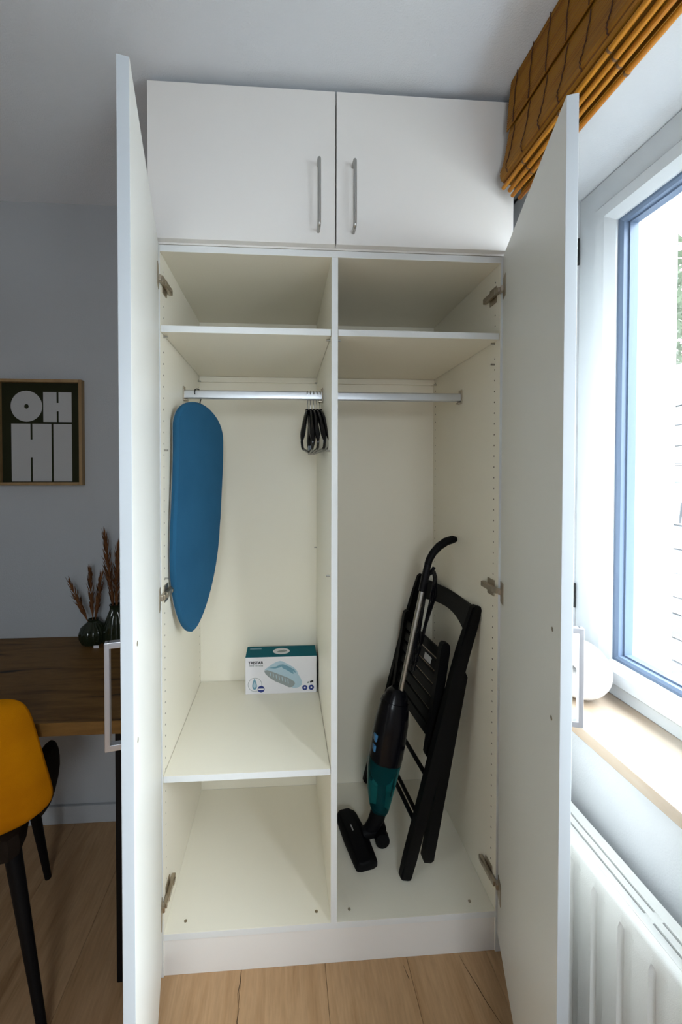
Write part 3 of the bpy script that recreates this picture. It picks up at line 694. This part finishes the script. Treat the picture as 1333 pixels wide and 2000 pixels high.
reed_sheet([(0.505, 2.38), (0.498, 2.24), (0.489, 2.205), (0.492, 2.197), (0.502, 2.196)], 'inner_fold')
reed_sheet([(0.520, 2.489), (0.516, 2.24), (0.508, 2.192)], 'back_sheet')
obj('headrail', bx(0.482, 0.548, YZ, YA-0.002, 2.455, 2.489, bev=0.002), 'bamboo', bl)
STR = [-0.085-0.0655*k for k in range(26)]
poles = [(0.4605, 2.2035), (0.4745, 2.1935), (0.4870, 2.1855), (0.5045, 2.1765)]
for q, (px, pz) in enumerate(poles):
    dy = (0.0, 0.006, -0.001, 0.004)[q]
    pts = []; rad = []; y = YA+0.004-dy
    knots = [yk+0.004*(q-1)+0.012 for yk in STR[1::2]]
    pts.append((px, y, pz)); rad.append(0.0058)
    for yk in knots:
        if yk > YZ+0.02 and yk < y-0.01:
            for a, rr in ((0.004, 0.0057), (0.0015, 0.0066), (-0.0015, 0.0066), (-0.004, 0.0057)): pts.append((px, yk+a, pz)); rad.append(rr)
    pts.append((px, YZ-0.003*q, pz)); rad.append(0.0058)
    pb = obj('bamboo_pole', tb(pts, rad, 12), 'bamboo', bl)
    for yk in knots:
        if yk > YZ+0.02: obj('pole_node', tb([(px, yk+0.0022, pz), (px, yk-0.0022, pz)], 0.0067, 12), 'node', pb)
for yk in STR:
    if yk < YZ+0.01: continue
    for prof, nm in ((vp, 'cord'), (fp[1:7], 'cord')):
        pts = []
        full = [Vector((p[0]-0.0022, yk, p[1])) for p in prof]
        for a, b in zip(full, full[1:]):
            for k in range(4): pts.append(a.lerp(b, k/4)+Vector((0, 0.0016*math.sin(len(pts)*1.9+yk*50), 0)))
        pts.append(full[-1])
        obj('cord', tb(pts, 0.0012, 5), 'string', bl)

# ------------------------------------------------------------------ radiator
rd = thing('radiator', (0.485, -0.95, 0.12), 'white ribbed panel radiator under the window sill', 'radiator')
RY0, RY1, RZ0, RZ1 = -1.70, -0.215, 0.12, 0.66
bm = B()
prof = [(RY1, 0.456)]
y = RY1-0.030
prof.append((y, 0.452))
k = 0
while y-0.06 > RY0+0.03:
    prof += [(y, 0.4565), (y-0.004, 0.4475), (y-0.035, 0.4475), (y-0.039, 0.4565), (y-0.058, 0.4565)]; y -= 0.06
prof += [(RY0+0.02, 0.452), (RY0, 0.456)]
rows = []
for z, amt in ((RZ0, 0), (RZ0+0.03, 0), (RZ0+0.036, 1), (RZ1-0.046, 1), (RZ1-0.036, 0), (RZ1-0.014, 0), (RZ1-0.006, 0)):
    rows.append([(0.4515+(xx-0.4515)*amt + (0.004 if z > RZ1-0.008 else 0), yy, z) for yy, xx in prof])
rows.append([(0.464, yy, RZ1) for yy, xx in prof])
loft(bm, rows, closed=False, caps=False)
obj('front_panel', bm, 'rad', rd)
obj('back_panel', bx(0.508, 0.516, RY0, RY1, RZ0, RZ1-0.02, bev=0.002), 'rad', rd)
for ye in (RY0, RY1): obj('end_cover', bx(0.456, 0.520, ye-0.0015, ye+0.0015, RZ0, RZ1-0.0005, bev=0.0006), 'rad', rd)
for xa, xb in ((0.4625, 0.4770), (0.4815, 0.4945), (0.4990, 0.5205)):
    obj('grille_bar', bx(xa, xb, RY0+0.002, RY1-0.002, RZ1-0.006, RZ1+0.0006, bev=0.001), 'rad', rd)
yk = RY1-0.008
while yk > RY0:
    obj('grille_bridge', bx(0.463, 0.520, yk-0.008, yk+0.008, RZ1-0.007, RZ1-0.0004), 'rad', rd); yk -= 0.265
for yk in (-0.5, -1.4): obj('wall_bracket', bx(0.516, 0.5495, yk-0.012, yk+0.012, RZ0+0.05, RZ1-0.05), 'rad', rd)

# ------------------------------------------------------------------ ring vase on the sill
rv = thing('ring_vase', (0.600, -0.162, 0.853), 'white ceramic ring-shaped vase with a centre hole on the stone window sill', 'vase')
bm = B(); nU, nV = 40, 20; Rr = 0.050; cc = Vector((0.600, -0.162, 0.853+0.0735)); V = []
va = Vector((0.42, -0.907, 0)).normalized(); na_ = Vector((va.y, -va.x, 0))
for i_ in range(nU):
    a = 2*PI*i_/nU; row = []
    rt = 0.0325
    for j in range(nV):
        b = 2*PI*j/nV; rad = Rr*0.80+rt*math.cos(b)
        row.append(bm.verts.new(cc+va*(rad*1.02*math.cos(a))+Vector((0, 0, rad*math.sin(a)))+na_*(0.044*math.sin(b))))
    V.append(row)
for i_ in range(nU):
    for j in range(nV): bm.faces.new((V[i_][j], V[(i_+1) % nU][j], V[(i_+1) % nU][(j+1) % nV], V[i_][(j+1) % nV]))
zmin = min(v_.co.z for v_ in bm.verts)
for v_ in bm.verts: v_.co.z += 0.8532-zmin
obj('body', bm, 'ceramic', rv)
bm = B(); lathe(bm, [(0.014, 0), (0.012, 0.006), (0.013, 0.014), (0.010, 0.014), (0.009, 0.003)], (cc.x, cc.y, 0.853+0.141), 20, cap=False); obj('neck', bm, 'ceramic', rv)

# ------------------------------------------------------------------ desk, vases and picture on the left
dk = thing('desk', (-1.35, 0.25, 0), 'rustic oak desk with black legs along the back wall', 'desk')
obj('desktop', bx(-2.15, -0.545, -0.037, YB-0.002, 0.722, 0.758, bev=0.0015), 'desk', dk)
for xx in (-0.585, -2.11):
    for yy in (0.02, 0.48): obj('leg', bx(xx-0.024, xx+0.024, yy-0.024, yy+0.024, 0, 0.722, bev=0.003), 'matblack', dk)
def plume(parent, base, tip, n=90, wid=0.016):
    base, tip = Vector(base), Vector(tip); ax = (tip-base); L_ = ax.length; ax.normalize()
    s = ax.cross(Vector((0, 1, 0))).normalized(); q = ax.cross(s); bm = B()
    tube(bm, [base, base.lerp(tip, 0.6), tip], [0.0015, 0.0012, 0.0004], 5)
    for k in range(n):
        u = 0.22+0.75*random.random(); a = random.random()*2*PI; p = base.lerp(tip, u)
        w_ = wid*math.sin(PI*min(1, (1.02-u)/0.82))**0.7; d_ = s*math.cos(a)+q*math.sin(a)
        e = p+ax*(0.030+0.015*random.random())*(L_/0.2)**0.5+d_*w_*(0.5+0.6*random.random())
        sd = ax.cross(d_)*0.0021
        m_ = p.lerp(e, 0.55)+d_*0.002
        v_ = [bm.verts.new(z_) for z_ in (p-sd*.5, m_-sd, e, m_+sd, p+sd*.5)]; bm.faces.new(v_)
    return obj('plume', bm, 'plume', parent)
v1 = thing('bud_vase', (-0.882, 0.462, 0.758), 'round ribbed dark green glass vase with three short dried plumes, on the desk', 'vase')
bm = B(); lathe(bm, [(0.024, 0), (0.040, 0.006), (0.049, 0.026), (0.050, 0.044), (0.043, 0.066), (0.024, 0.082), (0.016, 0.089), (0.018, 0.097), (0.0145, 0.097), (0.013, 0.088), (0.020, 0.080), (0.038, 0.062), (0.045, 0.043), (0.043, 0.026), (0.03, 0.008)], (-0.882, 0.462, 0.758), 48, ribs=24, ribamp=0.0011)
obj('body', bm, 'green', v1)
for tip in ((-0.965, 0.455, 0.995), (-0.897, 0.47, 1.035), (-0.852, 0.465, 1.018)): plume(v1, (-0.882, 0.462, 0.80), tip, 110, 0.017)
v2 = thing('bud_vase', (-0.800, 0.468, 0.758), 'taller dark green bottle vase with tall dried plume, half behind the wardrobe door', 'vase')
bm = B(); lathe(bm, [(0.030, 0), (0.044, 0.005), (0.047, 0.02), (0.044, 0.06), (0.030, 0.105), (0.020, 0.130), (0.019, 0.142), (0.023, 0.150), (0.0185, 0.150), (0.016, 0.14), (0.027, 0.10), (0.04, 0.06), (0.043, 0.02), (0.036, 0.008)], (-0.800, 0.468, 0.758), 48, ribs=24, ribamp=0.001)
obj('body', bm, 'green', v2)
for tip in ((-0.838, 0.465, 1.178), (-0.79, 0.47, 1.13)): plume(v2, (-0.800, 0.468, 0.80), tip, 150, 0.022)
obj('paper_tag', bx(-0.862, -0.842, 0.418, 0.4186, 0.758, 0.768, mtx=None), 'cardw', v2)
pf = thing('picture_frame', (-1.105, 0.535, 1.372), 'oak box frame around a dark print with pale block letters OH HI', 'picture')
FXa, FXb, FZ0, FZ1, FY0, FY1 = -1.268, -0.943, 1.371, 1.789, 0.510, 0.5345
for a in ((FXa, FXa+0.012, FZ0, FZ1), (FXb-0.012, FXb, FZ0, FZ1)): obj('frame_side', bx(a[0], a[1], FY0, FY1, a[2], a[3], bev=0.001), 'frame', pf)
for a in ((FXa+0.012, FXb-0.012, FZ0, FZ0+0.012), (FXa+0.012, FXb-0.012, FZ1-0.012, FZ1)): obj('frame_rail', bx(a[0], a[1], FY0, FY1, a[2], a[3], bev=0.001), 'frame', pf)
obj('print', bx(FXa+0.011, FXb-0.011, 0.527, 0.531, FZ0+0.011, FZ1-0.011), 'poster', pf)
def PX(px): return -1.268+(px/4.1656)*(0.325/163.5)+0.000
def ppt(px, py, y=0.5268): return (FXa+(px+12)*(FXb-FXa)/(680+12), y, FZ1-(py-372)*(FZ1-FZ0)/(1232-372))
def lett(name, polys):
    bm = B()
    for p in polys: bm.faces.new([bm.verts.new(ppt(*q)) for q in p])
    return obj(name, bm, 'letter', pf, smooth=False)
bm = B(); n = 40
o_ = [bm.verts.new(ppt(213+128*math.cos(2*PI*k/n), 587+126*math.sin(2*PI*k/n))) for k in range(n)]; i_ = [bm.verts.new(ppt(213+18*math.cos(2*PI*k/n), 588+19*math.sin(2*PI*k/n))) for k in range(n)]
for k in range(n): bm.faces.new((o_[k], o_[(k+1) % n], i_[(k+1) % n], i_[k]))
obj('letter_o', bm, 'letter', pf, smooth=False)
R4 = lambda a, b, c, d_: [(a, b), (c, b), (c, d_), (a, d_)]
lett('letter_h', [R4(349, 470, 458, 713), R4(458, 558, 474, 626), R4(474, 470, 581, 713)])
lett('letter_h', [R4(88, 730, 243, 1201), R4(243, 858, 259, 1004), R4(259, 730, 414, 1201)])
lett('letter_i', [R4(430, 730, 581, 1201)])

# ------------------------------------------------------------------ mustard chair
mc = thing('dining_chair', (-0.76, -0.10, 0), 'mustard yellow velvet chair with dark side and black legs, before the desk', 'chair')
bm = B(); nX, nZ = 22, 18
zs = [0.438+(0.858-0.438)*k/nZ for k in range(nZ+1)]
def hwz(z):
    pts = [(0.438, 0.10), (0.45, 0.150), (0.475, 0.190), (0.505, 0.222), (0.545, 0.243), (0.60, 0.240), (0.70, 0.228), (0.78, 0.216), (0.82, 0.207), (0.842, 0.194), (0.852, 0.178), (0.858, 0.15)]
    for (a, b), (c, d_) in zip(pts, pts[1:]):
        if z <= c+1e-9: return b+(d_-b)*(z-a)/(c-a)
    return 0.15
zs = [0.438, 0.45, 0.475, 0.505, 0.545, 0.60, 0.65, 0.70, 0.74, 0.78, 0.82, 0.842, 0.852, 0.858]
F_, K_ = [], []
for z in zs:
    hw = hwz(z); t = (z-0.438)/0.42; rowf, rowb = [], []
    for k in range(nX+1):
        s = -1+2*k/nX; x_ = -0.990+hw*s; edge = (1-abs(s)**5)
        ye = -0.07-0.055*t + 0.05*s*s + (0.06*(1-t)**3)
        thk = 0.050*edge**0.5*(0.35+0.65*min(1, min(t, 1-t)*8))+0.004
        rowb.append(bm.verts.new((x_, ye-thk*0.5, z))); rowf.append(bm.verts.new((x_, ye+thk*0.5, z)))
    F_.append(rowf); K_.append(rowb)
for j in range(len(zs)-1):
    for k in range(nX):
        bm.faces.new((F_[j][k], F_[j][k+1], F_[j+1][k+1], F_[j+1][k])); bm.faces.new((K_[j][k+1], K_[j][k], K_[j+1][k], K_[j+1][k+1]))
    bm.faces.new((F_[j][0], F_[j+1][0], K_[j+1][0], K_[j][0])); bm.faces.new((F_[j][nX], K_[j][nX], K_[j+1][nX], F_[j+1][nX]))
for k in range(nX):
    bm.faces.new((F_[0][k], K_[0][k], K_[0][k+1], F_[0][k+1])); bm.faces.new((F_[-1][k], F_[-1][k+1], K_[-1][k+1], K_[-1][k]))
obj('backrest', bm, 'must', mc, subd=1)
bm = B(); sec = [(0.150, -0.055), (0.168, -0.035), (0.165, 0.02), (0.140, 0.12), (0.120, 0.24), (0.105, 0.31), (0.080, 0.335)]
ol = [(-0.99+a, b) for a, b in sec]+[(-0.99-a, b) for a, b in sec[::-1]]
loft(bm, [[(-0.99+(a+0.99)*f, 0.14+(b-0.14)*f, z) for a, b in ol] for f, z in ((0.90, 0.412), (0.98, 0.420), (1, 0.440), (1, 0.458), (0.97, 0.474), (0.88, 0.480))]); obj('seat', bm, 'darkv', mc)
for s in (-1, 1):
    bm = B(); xx = -0.990+s*0.199; secs = []
    for (y_, zt_, zb2) in ((0.0, 0.640, 0.475), (0.02, 0.655, 0.455), (0.05, 0.655, 0.445), (0.085, 0.645, 0.445), (0.110, 0.625, 0.465), (0.118, 0.60, 0.49)):
        secs.append([(xx-s*0.012, y_, zb2), (xx+s*0.010, y_, zb2+0.01), (xx+s*0.020, y_, (zt_+zb2)/2), (xx+s*0.016, y_, zt_-0.012), (xx+s*0.004, y_, zt_), (xx-s*0.012, y_, zt_-0.008)])
    loft(bm, secs); obj('side_arm', bm, 'darkv', mc, subd=1)
for (xa, ya, xb, yb2) in ((-0.846, -0.018, -0.742, -0.115), (-1.134, -0.018, -1.238, -0.115), (-0.925, 0.28, -0.885, 0.34), (-1.08, 0.28, -1.12, 0.34)):
    obj('leg', tb([(xa, ya, 0.43), (xb, yb2, 0.0)], [0.020, 0.010], 12), 'matblack', mc)

mc.rotation_euler = (0, 0, 0.20)

# ------------------------------------------------------------------ outside
gr = obj('garden_ground', bx(0.95, 16, -9, 12, -1.25, -1.2), 'ground'); tag(gr, 'pale gravel ground outside the window', 'ground')
sw = thing('garden_wall', (4.75, 1.5, -1.2), 'grey rubble stone retaining wall seen through the window', 'wall')
obj('mortar', bx(4.66, 4.9, -2.0, 4.6, -1.2, 2.56), 'render', sw)
shp = []
for k in range(6):
    bm = B(); box(bm, -0.05, 0.05, -0.5, 0.5, -0.5, 0.5, bev=0.0)
    for v_ in bm.verts: v_.co += Vector((random.uniform(-0.015, 0.015), random.uniform(-0.06, 0.06), random.uniform(-0.06, 0.06)))
    bmesh.ops.recalc_face_normals(bm, faces=bm.faces)
    me = bpy.data.meshes.new('stone'); bm.to_mesh(me); bm.free(); me.materials.append(stone_m[k % 3]); shp.append(me)
z = -1.15; row = 0
while z < 2.45:
    hh = random.uniform(0.20, 0.30); y = -1.95+random.random()*0.2
    while y < 4.4:
        ww = random.uniform(0.28, 0.55); o = bpy.data.objects.new('stone', random.choice(shp)); COL.objects.link(o); o.parent = sw
        o.location = Vector((4.64, y+ww/2, z+hh/2))-wpos(sw); o.scale = (1, ww*0.93, hh*0.90); y += ww
    z += hh
obj('coping', bx(4.55, 5.0, -2.1, 4.7, 2.56, 2.72, bev=0.01), 'render', sw)
for (tx, ty, tz, seed, lab) in ((7.0, 6.6, 2.4, 3, 'green leafy tree above the garden wall, furthest from the house wall'), (7.4, 3.6, 2.4, 5, 'green leafy tree above the garden wall, nearest the window')):
    random.seed(seed)
    tr = thing('garden_tree', (tx, ty, -1.2), lab, 'tree')
    obj('trunk', tb([(tx, ty, -1.2), (tx+0.1, ty, 2.0), (tx, ty+0.1, 4.2)], [0.16, 0.12, 0.06], 10), 'bark', tr)
    bm = B()
    for k in range(1800):
        a = random.random()*2*PI; b = math.acos(random.uniform(-1, 1)); rr = random.uniform(0.55, 1.0)
        p = Vector((tx+1.25*rr*math.sin(b)*math.cos(a), ty+1.25*rr*math.sin(b)*math.sin(a), 4.45+1.75*rr*math.cos(b)))
        u_ = Vector((random.uniform(-1, 1), random.uniform(-1, 1), random.uniform(-1, 1))).normalized(); w_ = u_.cross(Vector((0.3, 0.5, 0.8))).normalized()
        bm.faces.new([bm.verts.new(p+q) for q in (-u_*0.11, w_*0.055, u_*0.11, -w_*0.055)])
    fo = obj('foliage', bm, 'leaf', tr, smooth=False); fo['kind'] = 'stuff'
